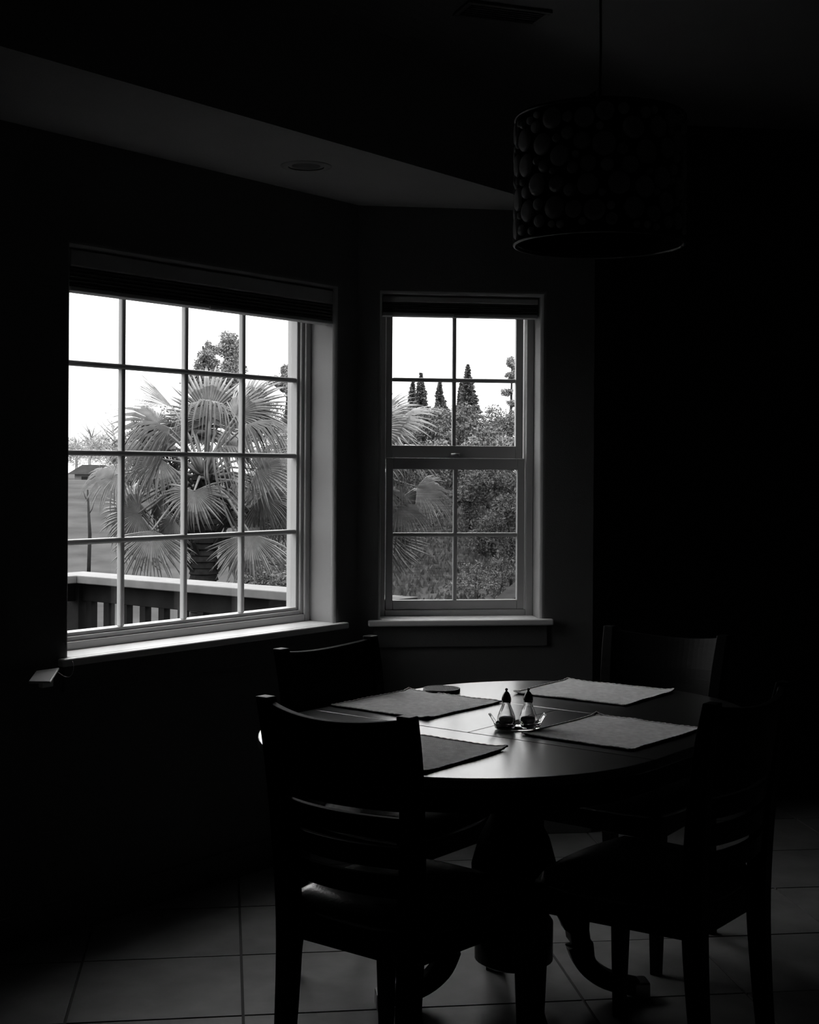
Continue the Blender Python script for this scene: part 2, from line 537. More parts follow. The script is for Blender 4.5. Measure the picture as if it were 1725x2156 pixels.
# ---------------------------------------------------------------- table
TC = Vector((0.287, 3.755, 0))
TR, LEAF, TH = 0.533, 0.44, 0.755
def tp(u, v, z=0.0):
    return TC + U * u + V * v + Vector((0, 0, z))
table = empty('dining_table', TC, AX)     # local x = long axis, local -y = V
tag(table, 'dark polished oval dining table with extension leaf and curved pedestal', 'table')
hl = LEAF / 2
def half_poly(sgn, r, n=40, grow=0.0):
    pts = []
    for k in range(n + 1):
        a = -math.pi / 2 + math.pi * k / n
        pts.append((sgn * (hl + 0.0008 + r * math.cos(a)), r * math.sin(a)))
    return pts if sgn > 0 else pts[::-1]
for sgn in (1, -1):
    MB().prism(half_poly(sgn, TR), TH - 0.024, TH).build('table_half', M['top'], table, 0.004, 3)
    MB().box(-hl + 0.0008, hl - 0.0008, *((0.0008, TR - 0.001) if sgn > 0 else (-TR + 0.001, -0.0008)), TH - 0.024, TH).build('table_leaf', M['top'], table, 0.0012)
ap = MB()
def stad(r, z):
    out = []
    for sgn in (1, -1):
        for k in range(25):
            a = -math.pi / 2 + math.pi * k / 24
            out.append((sgn * (hl + r * math.cos(a)), sgn * r * math.sin(a), z))
    return out
rings = [stad(TR - 0.035, TH - 0.024), stad(TR - 0.035, TH - 0.085), stad(TR - 0.06, TH - 0.085), stad(TR - 0.06, TH - 0.024)]
nn = 50
ap.add(sum(rings, []), [(q * nn + i, q * nn + (i + 1) % nn, ((q + 1) % 4) * nn + (i + 1) % nn, ((q + 1) % 4) * nn + i) for q in range(4) for i in range(nn)])
ap.build('table_apron', M['wood'], table)
MB().box(-0.36, 0.36, -0.06, 0.06, TH - 0.075, TH - 0.0245).box(-0.06, 0.06, -0.40, 0.40, TH - 0.075, TH - 0.0245).build('support_rail', M['wood'], table, 0.004)
MB().lathe([(0, TH - 0.075), (0.13, TH - 0.075), (0.13, TH - 0.10), (0.10, TH - 0.115), (0.075, TH - 0.14), (0.06, 0.54), (0.065, 0.50),
            (0.095, 0.44), (0.115, 0.37), (0.112, 0.30), (0.09, 0.25), (0.095, 0.235), (0.105, 0.22), (0.105, 0.12), (0.08, 0.105), (0, 0.10)], 36).build('pedestal_column', M['wood'], table)
def bez(pts, n):
    """Catmull-Rom through pts"""
    out = []
    P = [pts[0]] + list(pts) + [pts[-1]]
    for i in range(1, len(P) - 2):
        for k in range(n):
            t = k / n
            out.append(tuple(0.5 * ((2 * P[i][c]) + (-P[i - 1][c] + P[i + 1][c]) * t + (2 * P[i - 1][c] - 5 * P[i][c] + 4 * P[i + 1][c] - P[i + 2][c]) * t * t + (-P[i - 1][c] + 3 * P[i][c] - 3 * P[i + 1][c] + P[i + 2][c]) * t ** 3) for c in range(len(pts[0]))))
    out.append(tuple(pts[-1]))
    return out
leg_path = [(0.06, 0.31, 0.055), (0.115, 0.285, 0.065), (0.165, 0.22, 0.075), (0.180, 0.150, 0.070), (0.200, 0.095, 0.055), (0.255, 0.052, 0.048), (0.345, 0.026, 0.042)]
lp = bez(leg_path, 5)
leg_mesh = MB().sweep([(r, 0, z) for r, z, h in lp], [0.052] * len(lp), [h for r, z, h in lp]).mesh('leg', M['wood'])
cap_mesh = MB().box(0.325, 0.372, -0.029, 0.029, 0.001, 0.047).mesh('foot_cap', M['brass'])
for k in range(4):
    lg_ = bpy.data.objects.new('leg', leg_mesh)
    col.objects.link(lg_)
    lg_.parent = table
    lg_.rotation_euler = (0, 0, BX - AX + k * math.pi / 2)
    b = lg_.modifiers.new('bevel', 'BEVEL'); b.width = 0.008; b.segments = 2; b.limit_method = 'ANGLE'; b.angle_limit = math.radians(50)
    c = bpy.data.objects.new('foot_cap', cap_mesh)
    col.objects.link(c)
    c.parent = lg_
    b = c.modifiers.new('bevel', 'BEVEL'); b.width = 0.006; b.segments = 2

# ---------------------------------------------------------------- chairs (facing +y, origin under the seat centre)
def make_chair():
    root = empty('dining_chair')
    # cushion: domed rounded trapezoid
    nx, ny = 18, 18
    vs, fs = [], []
    def outline(sx, sy):
        # squircle mapping of the unit square
        x = sx * math.sqrt(1 - 0.22 * sy * sy)
        y = sy * math.sqrt(1 - 0.22 * sx * sx)
        half = 0.205 + 0.03 * (y + 1) / 2
        return x * half, y * 0.215 + 0.005
    for layer in (0, 1):
        for j in range(ny + 1):
            for i in range(nx + 1):
                sx, sy = -1 + 2 * i / nx, -1 + 2 * j / ny
                x, y = outline(sx, sy)
                e = max(abs(sx), abs(sy))
                if layer == 0:
                    z = 0.452 + 0.046 * (1 - e ** 3.2) ** 0.55 if e < 1 else 0.452
                    z += 0.008 * (1 - sx * sx) * (1 - sy * sy)
                else:
                    z = 0.440
                vs.append((x, y, z))
    w = nx + 1
    L = w * (ny + 1)
    for j in range(ny):
        for i in range(nx):
            a = j * w + i
            fs.append((a, a + 1, a + w + 1, a + w))
            fs.append((L + a, L + a + w, L + a + w + 1, L + a + 1))
    for i in range(nx):
        for a, b in ((i, i + 1), (ny * w + i + 1, ny * w + i)):
            fs.append((a, L + a, L + b, b))
    for j in range(ny):
        for a, b in (((j + 1) * w, j * w), (j * w + nx, (j + 1) * w + nx)):
            fs.append((a, L + a, L + b, b))
    m = MB(); m.add(vs, fs, True)
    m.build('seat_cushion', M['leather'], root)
    # seat frame
    sf = MB()
    def rail(p, q, t=0.022, z0=0.378, z1=0.440):
        d = Vector((q[0] - p[0], q[1] - p[1])).normalized() * 1
        nrm = Vector((-d.y, d.x)) * (t / 2)
        poly = [(p[0] - nrm.x, p[1] - nrm.y), (q[0] - nrm.x, q[1] - nrm.y), (q[0] + nrm.x, q[1] + nrm.y), (p[0] + nrm.x, p[1] + nrm.y)]
        sf.prism(poly, z0, z1)
    fl, fr_, rl, rr = (-0.200, 0.185), (0.200, 0.185), (-0.168, -0.195), (0.168, -0.195)
    rail(fl, fr_); rail(rl, rr); rail(fl, rl); rail(fr_, rr)
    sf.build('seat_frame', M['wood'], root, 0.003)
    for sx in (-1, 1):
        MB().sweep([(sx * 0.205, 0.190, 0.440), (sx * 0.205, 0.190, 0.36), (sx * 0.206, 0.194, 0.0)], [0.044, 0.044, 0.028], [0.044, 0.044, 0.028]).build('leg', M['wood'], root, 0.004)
        pp = bez([(sx * 0.170, -0.232, 0.0, 0.030, 0.034), (sx * 0.170, -0.212, 0.22, 0.038, 0.042), (sx * 0.172, -0.203, 0.42, 0.040, 0.050),
                  (sx * 0.182, -0.212, 0.62, 0.040, 0.046), (sx * 0.192, -0.232, 0.80, 0.038, 0.040), (sx * 0.199, -0.255, 0.920, 0.036, 0.032)], 5)
        m = MB()
        vs, fs = [], []
        for x, y, z, wx, wy in pp:
            vs += [(x - wx / 2, y - wy / 2, z), (x + wx / 2, y - wy / 2, z), (x + wx / 2, y + wy / 2, z), (x - wx / 2, y + wy / 2, z)]
        for i in range(len(pp) - 1):
            for k in range(4):
                k2 = (k + 1) % 4
                fs.append((i * 4 + k, i * 4 + k2, i * 4 + 4 + k2, i * 4 + 4 + k))
        q = (len(pp) - 1) * 4
        fs += [(3, 2, 1, 0), (q, q + 1, q + 2, q + 3)]
        m.add(vs, fs)
        m.build('back_post', M['wood'], root, 0.003)
    def ypost(z):
        ks = [(0.42, -0.203, 0.172), (0.62, -0.212, 0.182), (0.80, -0.232, 0.192), (0.920, -0.255, 0.199)]
        for (za, ya, xa), (zb, yb, xb) in zip(ks[:-1], ks[1:]):
            if z <= zb:
                t = (z - za) / (zb - za)
                return ya + (yb - ya) * t, xa + (xb - xa) * t
        return ks[-1][1], ks[-1][2]
    def slat(name, z0, z1, t, bow, nz, dip=0.0):
        m = MB()
        n = 20
        vs, fs = [], []
        for j in range(nz + 1):
            z = z0 + (z1 - z0) * j / nz
            yc, xw = ypost(z)
            xw -= 0.012
            for i in range(n + 1):
                s = -1 + 2 * i / n
                y = yc - bow * (1 - s * s)
                zz = z - dip * (1 - s * s) * j / nz
                vs.append((s * xw, y - t / 2, zz))
                vs.append((s * xw, y + t / 2, zz))
        w = 2 * (n + 1)
        for j in range(nz):
            for i in range(n):
                a = j * w + 2 * i
                fs.append((a, a + 2, a + w + 2, a + w))
                fs.append((a + 1, a + w + 1, a + w + 3, a + 3))
            a = j * w
            fs.append((a, a + w, a + w + 1, a + 1))
            a = j * w + 2 * n
            fs.append((a, a + 1, a + w + 1, a + w))
        for j in (0, nz):
            for i in range(n):
                a = j * w + 2 * i
                fs.append((a, a + 1, a + 3, a + 2))
        m.add(vs, fs)
        return m.build(name, M['wood'], root, 0.003)
    slat('crest_rail', 0.712, 0.911, 0.020, 0.036, 6, 0.016)
    for z in (0.650, 0.587, 0.524):
        slat('slat', z, z + 0.048, 0.016, 0.032, 2)
    return root
def copy_tree(o, parent=None):
    c = o.copy()
    col.objects.link(c)
    c.parent = parent
    for ch in o.children:
        copy_tree(ch, c)
    return c
chair0 = make_chair()
def put_chair(o, p, heading, label):
    o.location = (p.x, p.y, 0)
    o.rotation_euler = (0, 0, heading - math.pi / 2)
    tag(o, label, 'chair', 'dining chairs around the oval table')
kids = list(chair0.children)
chairs = [chair0] + [copy_tree(chair0) for _ in range(3)]
put_chair(chairs[0], Vector((-0.004, 3.202, 0)), AX, 'dark wooden chair nearest the camera, its curved back turned to the viewer')
put_chair(chairs[1], Vector((-0.035, 3.945, 0)), AX - math.pi / 2, 'dark wooden chair standing below the sill of the large grid window')
put_chair(chairs[2], tp(0.615, 0.0), AX + math.pi, 'dark wooden chair at the far right end of the table, only its back post lit')
put_chair(chairs[3], Vector((0.585, 3.377, 0)), AX + math.pi / 2, 'dark wooden chair on the right side, its legs showing against the tiles')

# ---------------------------------------------------------------- things on the table
def placemat(u, v, lu, lv, rot, seed, label, corner_lift):
    root = empty('placemat', tp(u, v, TH), AX + rot)
    tag(root, label, 'placemat', 'linen placemats on the table')
    nx = ny = 44
    vs, fs = [], []
    ph = seed * 7.3
    def height(a, b):
        x, y = (a - 0.5) * lu, (b - 0.5) * lv
        z = 0.0028 * max(0, noise.noise(Vector((x * 6 + ph, y * 14, ph)))) + 0.0010 * noise.noise(Vector((x * 30, y * 30, ph))) + 0.0008
        for ca, cb, h in corner_lift:
            z += 0.35 * h * math.exp(-((a - ca) ** 2 + (b - cb) ** 2) / 0.0022)
        return max(0.0, z)
    def edge(a, b):
        x, y = (a - 0.5) * lu, (b - 0.5) * lv
        x += 0.005 * noise.noise(Vector((ph, b * 2.4, 1))) + 0.0012 * noise.noise(Vector((ph, b * 40, 1)))
        y += 0.006 * noise.noise(Vector((a * 2.4, ph, 2))) + 0.0012 * noise.noise(Vector((a * 40, ph, 2)))
        return x, y
    for j in range(ny + 1):
        for i in range(nx + 1):
            a, b = i / nx, j / ny
            x, y = edge(a, b)
            vs.append((x, y, 0.003 + height(a, b)))
    k0 = len(vs)
    for j in range(ny + 1):
        for i in range(nx + 1):
            x, y, z = vs[j * (nx + 1) + i]
            vs.append((x, y, z - 0.0028))
    w = nx + 1
    for j in range(ny):
        for i in range(nx):
            a = j * w + i
            fs.append((a, a + 1, a + w + 1, a + w))
            fs.append((k0 + a, k0 + a + w, k0 + a + w + 1, k0 + a + 1))
    raw('cloth', vs, fs, M['mat'], root, True)
    # rolled stitched hem along all four edges
    hem = MB()
    loop = []
    for k in range(60): loop.append((k / 60, 0))
    for k in range(60): loop.append((1, k / 60))
    for k in range(60): loop.append((1 - k / 60, 1))
    for k in range(61): loop.append((0, 1 - k / 60))
    pts = []
    for q, (a, b) in enumerate(loop):
        x, y = edge(a, b)
        pts.append((x, y, 0.0032 + height(a, b)))
    hem.tube(pts, [0.0026 + 0.0008 * math.sin(q * 1.9) for q in range(len(pts))], 6)
    hem.build('hem', M['hem'], root)
    return root
# a runs along U, b runs towards -V
placemat(0.031, -0.352, 0.360, 0.335, 0.00, 1, 'pale placemat nearest the large grid window', [(0.0, 0.0, 0.014), (1, 1, 0.012), (0, 1, 0.002)])
placemat(0.540, -0.066, 0.325, 0.370, 0.03, 2, 'crumpled pale placemat at the far end of the table', [(1, 1, 0.010), (1, 0, 0.016), (0, 1, 0.012)])
placemat(0.013, 0.290, 0.360, 0.315, -0.02, 3, 'creased pale placemat at the right side of the table behind the shakers', [(1, 1, 0.016), (0, 1, 0.008), (1, 0, 0.006)])
placemat(-0.512, 0.020, 0.335, 0.370, 0.01, 4, 'pale placemat partly hidden by the nearest chair back', [(1, 0, 0.012), (0, 0, 0.006)])

# ribbed coaster
co = empty('round_coaster', (0.101, 4.228, TH))
tag(co, 'small black round ribbed coaster between the window-side placemat and the table edge', 'coaster')
MB().lathe([(0, 0.0), (0.053, 0.0), (0.056, 0.002), (0.056, 0.011), (0.052, 0.011), (0.051, 0.007), (0, 0.007)], 48).build('dish', M['coaster'], co)
rb = MB()
for k in range(-8, 9):
    d = k * 0.006
    hw = math.sqrt(max(0, 0.051 ** 2 - d * d))
    c, s = math.cos(0.9), math.sin(0.9)
    p0 = (-hw * c - d * s, -hw * s + d * c, 0.0085)
    p1 = (hw * c - d * s, hw * s + d * c, 0.0085)
    if hw > 0.01:
        rb.sweep([p0, p1], [0.0028] * 2, [0.004] * 2)
rb.build('ribs', M['coaster'], co)

# glass shaker pair in a glass caddy
CP = Vector((0.283, 3.628, TH))
cad = empty('shaker_caddy', CP, BX * 0.5)
tag(cad, 'small clear glass caddy with two flared handles holding the shakers', 'caddy')
tr = MB()
def oval(rx, ry, z, n=40):
    return [(rx * math.copysign(abs(math.cos(2 * math.pi * k / n)) ** 0.75, math.cos(2 * math.pi * k / n)), ry * math.copysign(abs(math.sin(2 * math.pi * k / n)) ** 0.75, math.sin(2 * math.pi * k / n)), z) for k in range(n)]
ol = [oval(0.050, 0.024, 0.0005), oval(0.058, 0.031, 0.004), oval(0.062, 0.034, 0.018), oval(0.058, 0.030, 0.018), oval(0.053, 0.026, 0.007), oval(0.02, 0.01, 0.007)]
for a, b in zip(ol[:-1], ol[1:]):
    tr.add(a + b, [(i, (i + 1) % 40, 40 + (i + 1) % 40, 40 + i) for i in range(40)], True)
tr.add(ol[0], [tuple(range(40))[::-1]])
tr.add(ol[-1], [tuple(range(40))])
tr.build('tray', M['clear'], cad)
for s in (-1, 1):
    MB().sweep([(s * 0.052, 0, 0.010), (s * 0.060, 0, 0.022), (s * 0.069, 0, 0.036), (s * 0.073, 0, 0.040)], [0.022, 0.024, 0.024, 0.020], [0.010, 0.008, 0.007, 0.006]).build('handle', M['clear'], cad, 0.002)
def shaker(dx, label):
    p = CP + Vector((math.cos(BX * 0.5), math.sin(BX * 0.5), 0)) * dx + Vector((0, 0, 0.0075))
    r = empty('shaker', p)
    tag(r, label, 'shaker', 'glass shakers in the caddy')
    prof = [(0, 0.0), (0.017, 0.0), (0.021, 0.006), (0.0235, 0.016), (0.0225, 0.026), (0.0175, 0.040), (0.0125, 0.052), (0.0105, 0.060), (0.0115, 0.068),
            (0.0095, 0.068), (0.0088, 0.060), (0.0105, 0.052), (0.0155, 0.040), (0.0200, 0.026), (0.0208, 0.016), (0.018, 0.006), (0, 0.0045)]
    MB().lathe(prof, 32, ripple=0.02, rn=8).build('bottle', M['clear'], r)
    MB().lathe([(0, 0.0052), (0.0165, 0.0065), (0.0185, 0.012), (0.0188, 0.020), (0.017, 0.0235), (0, 0.024)], 24).build('contents', M['pepper'], r)
    MB().lathe([(0, 0.0635), (0.0123, 0.0635), (0.0128, 0.069), (0.0120, 0.074), (0.0095, 0.082), (0.0060, 0.088), (0.0030, 0.0905), (0.0028, 0.0925), (0.0038, 0.0945), (0.0034, 0.0975), (0, 0.099)], 28).build('cap', M['cap'], r)
shaker(-0.0285, 'left glass shaker with pointed dark cap, nearer the grid window')
shaker(0.0285, 'right glass shaker with pointed dark cap, beside the handle over the right placemat')

# ---------------------------------------------------------------- pendant lamp
LP = Vector((0.505, 3.76, 2.032))
lamp = empty('pendant_lamp', LP)
tag(lamp, 'dark drum pendant lamp covered in round discs hanging over the table', 'lamp')
LRAD, LH = 0.226, 0.335
MB().lathe([(LRAD - 0.008, 0.004), (LRAD - 0.006, 0.004), (LRAD - 0.006, LH - 0.004), (LRAD - 0.008, LH - 0.004), (LRAD - 0.008, 0.004)], 64).build('shade_liner', M['liner'], lamp)
for z in (0.0, LH):
    ring = [(LRAD * math.cos(2 * math.pi * k / 64), LRAD * math.sin(2 * math.pi * k / 64), z) for k in range(65)]
    MB().tube(ring, 0.005, 8).build('rim', M['metal'], lamp)
dm = MB().lathe([(0, 0.0045), (0.55, 0.004), (0.85, 0.003), (0.95, 0.0), (1.0, -0.002), (1.0, -0.005), (0, -0.005)], 18)
# x/y are unit radius, scaled per disc; z is thickness
disc_mesh = dm.mesh('disc', M['disc'])
circ = 2 * math.pi * LRAD
placed = []
rng = random.Random(11)
tries = [(0.030, 900), (0.023, 1200), (0.016, 2500), (0.010, 3000)]
for r, nt_ in tries:
    for _ in range(nt_):
        s, z = rng.uniform(0, circ), rng.uniform(r + 0.006, LH - r - 0.006)
        rr = r * rng.uniform(0.88, 1.08)
        ok = True
        for s2, z2, r2 in placed:
            ds = abs(s - s2)
            ds = min(ds, circ - ds)
            if ds * ds + (z - z2) ** 2 < (rr + r2 + 0.003) ** 2:
                ok = False
                break
        if ok and len(placed) < 290:
            placed.append((s, z, rr))
for s, z, r in placed:
    a = s / LRAD
    d = bpy.data.objects.new('disc', disc_mesh)
    col.objects.link(d)
    d.parent = lamp
    d.matrix_local = Matrix.Translation((LRAD * math.cos(a), LRAD * math.sin(a), z)) @ Matrix.Rotation(a, 4, 'Z') @ Matrix.Rotation(math.pi / 2, 4, 'Y') @ Matrix.Diagonal((r, r, 1, 1))
hub = MB()
for k in range(3):
    a = k * 2 * math.pi / 3
    hub.tube([(0, 0, LH), (LRAD * math.cos(a), LRAD * math.sin(a), LH)], 0.003, 6)
hub.build('spider', M['metal'], lamp)
MB().lathe([(0, LH - 0.06), (0.02, LH - 0.06), (0.022, LH - 0.005), (0.008, LH + 0.01), (0, LH + 0.012)], 20).build('socket', M['metal'], lamp)
MB().tube([(0, 0, LH), (0.002, 0.001, LH + 0.2), (-0.001, 0, LH + 0.4), (0, 0, HI - LP.z - 0.02)], 0.0032, 8).build('cord', M['liner'], lamp)
MB().lathe([(0, HI - LP.z), (0.06, HI - LP.z), (0.058, HI - LP.z - 0.015), (0.02, HI - LP.z - 0.025), (0, HI - LP.z - 0.026)], 32).build('canopy', M['metal'], lamp)

# recessed can light in the soffit
can = empty('recessed_light', (-0.353, 4.70, LO))
tag(can, 'round recessed ceiling light set in the soffit above the grid window', 'light')
MB().lathe([(0.060, -0.004), (0.084, -0.003), (0.086, 0.0), (0.086, 0.004), (0.060, 0.004), (0.060, -0.004)], 48).build('trim_ring', M['ceiling'], can)
MB().lathe([(0.060, 0.0), (0.050, 0.0015), (0.046, -0.0015), (0, -0.002)], 48).build('baffle', M['can'], can)

# ceiling air register
vent = empty('air_vent', (0.30, 4.66, HI), math.radians(20))
tag(vent, 'rectangular slatted air vent in the upper ceiling near the fascia', 'vent')
vr = MB()
for a in ((-0.15, 0.15, -0.075, -0.058), (-0.15, 0.15, 0.058, 0.075), (-0.15, -0.133, -0.058, 0.058), (0.133, 0.15, -0.058, 0.058)):
    vr.box(a[0], a[1], a[2], a[3], -0.012, 0.0)
vr.build('vent_frame', M['vent'], vent, 0.003)
for k in range(6):
    y = -0.048 + k * 0.0192
    MB().add([(-0.133, y - 0.008, -0.010), (0.133, y - 0.008, -0.010), (0.133, y + 0.006, -0.001), (-0.133, y + 0.006, -0.001),
              (-0.133, y - 0.0095, -0.008), (0.133, y - 0.0095, -0.008), (0.133, y + 0.0045, 0.0), (-0.133, y + 0.0045, 0.0)],
             [(3, 2, 1, 0), (4, 5, 6, 7), (0, 1, 5, 4), (1, 2, 6, 5), (2, 3, 7, 6), (3, 0, 4, 7)]).build('vent_slat', M['vent'], vent)

# corner of a small white shelf with a thin wire, left of the sill
sh = empty('wall_shelf', (-1.055, 4.235, 0.82))
tag(sh, 'small white shelf corner at the left below the sill end, trailing a thin wire', 'shelf')
MB().prism([(0.0, 0.0), (-0.052, -0.068), (-0.020, -0.27), (0.042, -0.27)], -0.007, 0.0).build('board', M['sill'], sh, 0.002)
MB().prism([(-0.020, -0.032), (-0.046, -0.066), (-0.030, -0.08), (-0.006, -0.045)], -0.05, -0.007).build('bracket', M['sill'], sh, 0.002)
MB().tube(bez([(0.012, -0.06, -0.006), (0.030, -0.065, -0.016), (0.046, -0.066, -0.018), (0.056, -0.062, -0.004), (0.056, -0.055, 0.018), (0.050, -0.045, 0.026)], 6), 0.0008, 6).build('wire', M['sill'], sh)

# ---------------------------------------------------------------- outside: deck and railing
house_end = Vector((-0.020, 5.628, 0))
ND = -V
rail_len = 2.00
CAPZ = 0.905
rl = empty('deck_railing', house_end, math.atan2(ND.y, ND.x))
tag(rl, 'weathered wooden deck railing with flat cap and square balusters outside the window', 'railing')
MB().box(0.0, rail_len + 0.09, -0.095, 0.095, CAPZ - 0.038, CAPZ).build('rail_cap', M['cap_wood'], rl, 0.004)
MB().box(0.0, rail_len, -0.02, 0.02, CAPZ - 0.13, CAPZ - 0.038).build('top_rail', M['deck'], rl, 0.003)
MB().box(0.0, rail_len, -0.02, 0.02, 0.02, 0.10).build('bottom_rail', M['deck'], rl, 0.003)
bal = MB().box(-0.019, 0.019, -0.019, 0.019, 0.10, CAPZ - 0.13).mesh('baluster', M['deck'])
for k in range(15):
    x = 0.12 + k * 0.128
    if x > rail_len - 0.07: break
    o = bpy.data.objects.new('baluster', bal)
    col.objects.link(o); o.parent = rl; o.location = (x, 0, 0)
MB().box(rail_len - 0.045, rail_len + 0.045, -0.045, 0.045, -0.10, CAPZ - 0.038).build('post', M['deck'], rl, 0.004)
# the run that turns back alongside the house
MB().box(rail_len - 0.095, rail_len + 0.095, 0.097, 3.0, CAPZ - 0.038, CAPZ).build('rail_cap', M['cap_wood'], rl, 0.004)
MB().box(rail_len - 0.02, rail_len + 0.02, 0.045, 3.0, CAPZ - 0.13, CAPZ - 0.038).build('top_rail', M['deck'], rl, 0.003)
MB().box(rail_len - 0.02, rail_len + 0.02, 0.045, 3.0, 0.02, 0.10).build('bottom_rail', M['deck'], rl, 0.003)
for k in range(22):
    o = bpy.data.objects.new('baluster', bal)
    col.objects.link(o); o.parent = rl; o.location = (rail_len, 0.17 + k * 0.128, 0)
MB().box(rail_len - 0.045, rail_len + 0.045, 2.955, 3.045, -0.10, CAPZ - 0.0385).build('post', M['deck'], rl, 0.004)
deck = empty('wooden_deck', house_end, math.atan2(ND.y, ND.x))
tag(deck, 'plank deck floor outside the large grid window', 'deck')
plank = MB().box(-0.068, 0.068, -0.05, 3.6, -0.14, -0.10).mesh('plank', M['deck'])
for k in range(15):
    o = bpy.data.objects.new('plank', plank)
    col.objects.link(o); o.parent = deck; o.location = (0.12 + k * 0.143, 0, 0)

# ---------------------------------------------------------------- outside: hillside
def ground_z(x, y):
    d = math.hypot(x, y)
    t = min(1, max(0, (d - 10) / 52))
    t = t * t * (3 - 2 * t)
    s = min(1, max(0, (x / max(y, 1) + 0.14) / 0.11))
    s = s * s * (3 - 2 * s)
    q = min(1, max(0, (d - 9) / 27))
    q = q * q * (3 - 2 * q)
    return (-3.2 + 4.0 * t) * (1 - s) + (-2.2 + 3.2 * q) * s + 0.18 * noise.noise(Vector((x * 0.12, y * 0.12, 3)))
vs, fs = [], []
GN = 90
for j in range(GN + 1):
    for i in range(GN + 1):
        x, y = -75 + 150 * i / GN, -30 + 150 * j / GN
        vs.append((x, y, ground_z(x, y)))
for j in range(GN):
    for i in range(GN):
        a = j * (GN + 1) + i
        fs.append((a, a + 1, a + GN + 2, a + GN + 1))
g = raw('ground', vs, fs, M['grass'], None, True)
tag(g, kind='structure')

# tufted grass over the part of the slope seen from the windows
rng = random.Random(5)
vs, fs = [], []
while len(fs) < 40000:
    y = 15 + 47 * rng.random() ** 1.3
    x = y * rng.uniform(-0.29, 0.11)
    if noise.noise(Vector((x * 0.55, y * 0.35, 9))) < rng.uniform(-0.5, 0.25) or x / y < -0.13: continue
    z = ground_z(x, y)
    h = rng.uniform(0.03, 0.09) * (0.7 + y / 45)
    a = rng.uniform(0, math.pi)
    w = h * 0.6
    k = len(vs)
    vs += [(x - w * math.cos(a), y - w * math.sin(a), z - 0.03), (x + w * math.cos(a), y + w * math.sin(a), z - 0.03), (x + rng.uniform(-.5, .5) * h, y + rng.uniform(-.5, .5) * h, z + h)]
    fs.append((k, k + 1, k + 2))
gt = raw('grass_tufts', vs, fs, M['tuft'], g)
tag(gt, kind='stuff')

# ---------------------------------------------------------------- palms
def fan_mesh(name, mat, L, span, droop, fold, seed, nl=34):
    """fan blade: hub at origin, spreads about +x in the xy plane, z up"""
    rng = random.Random(seed)
    vs, fs = [], []
    da = 2 * span / nl
    for k in range(nl):
        a = -span + da * (k + 0.5)
        ln = L * (0.78 + 0.22 * math.cos(a * 0.7)) * rng.uniform(0.9, 1.06)
        dr = droop * rng.uniform(0.6, 1.5)
        side = rng.uniform(-0.10, 0.10)
        prof = [0.02, 0.25, 0.5, 0.68, 0.84, 1.0]
        base = len(vs)
        for q in prof:
            r = ln * q
            half = r * da * 0.5 if q <= 0.5 else ln * 0.5 * da * 0.5 * max(0.06, 1 - ((q - 0.5) / 0.5) ** 1.3)
            bend = max(0, q - 0.35)
            aa = a + side * bend
            rr = r - ln * dr * 0.35 * bend * bend * 2
            z = -ln * dr * bend ** 1.6 * 1.6 - fold * abs(math.sin(aa)) * r
            cx_, cy_ = math.cos(aa), math.sin(aa)
            pl = 0.10 * half
            vs.append((rr * cx_ + half * cy_, rr * cy_ - half * cx_, z - pl))
            vs.append((rr * cx_, rr * cy_, z + half * 0.95))
            vs.append((rr * cx_ - half * cy_, rr * cy_ + half * cx_, z - pl))
        for i in range(len(prof) - 1):
            b = base + 3 * i
            fs.append((b, b + 1, b + 4, b + 3))
            fs.append((b + 1, b + 2, b + 5, b + 4))
    me = bpy.data.meshes.new(name)
    me.from_pydata(vs, [], fs)
    me.update()
    me.materials.append(mat)
    return me
FAN = {
    'open': [fan_mesh('frond', M['frond'], 0.5, 2.0, 0.42, 0.10, s) for s in (1, 2)],
    'hang': [fan_mesh('frond', M['frond'], 0.5, 1.35, 0.35, 0.15, s) for s in (3, 4)],
    'droop': [fan_mesh('frond', M['frond_dark'], 0.5, 1.7, 1.1, 0.25, s) for s in (5, 6)],  # dark colour stands in for shadows between the fronds
    'folded': [fan_mesh('frond', M['frond'], 0.5, 0.75, 0.05, 0.75, s) for s in (7, 8)],
    'old': [fan_mesh('frond', M['frond_dark'], 0.5, 1.5, 0.6, 0.3, s) for s in (9, 10)],
}
def add_frond(root, hub, axis, normal, kind, size, start, rng):
    x = Vector(axis).normalized()
    z = Vector(normal)
    z = (z - x * z.dot(x)).normalized()
    y = z.cross(x)
    R = Matrix((x, y, z)).transposed().to_4x4()
    Mx = Matrix.Translation(hub) @ R @ Matrix.Scale(size / 0.5, 4)
    f = bpy.data.objects.new('frond', rng.choice(FAN[kind]))
    col.objects.link(f)
    f.parent = root
    f.matrix_local = Mx
    inv = Mx.inverted()
    h, s = Vector(hub), Vector(start)
    mid = (h + s) / 2 + Vector((0, 0, 0.10 * (h - s).length))
    pts = [inv @ (s.lerp(mid, t * 2) if t < 0.5 else mid.lerp(h, t * 2 - 1)) for t in (0, 0.25, 0.5, 0.75, 1.0)]
    k = 0.5 / size
    MB().tube(pts, [0.020 * k, 0.016 * k, 0.013 * k, 0.011 * k, 0.009 * k], 6).build('petiole', M['petiole'], f)

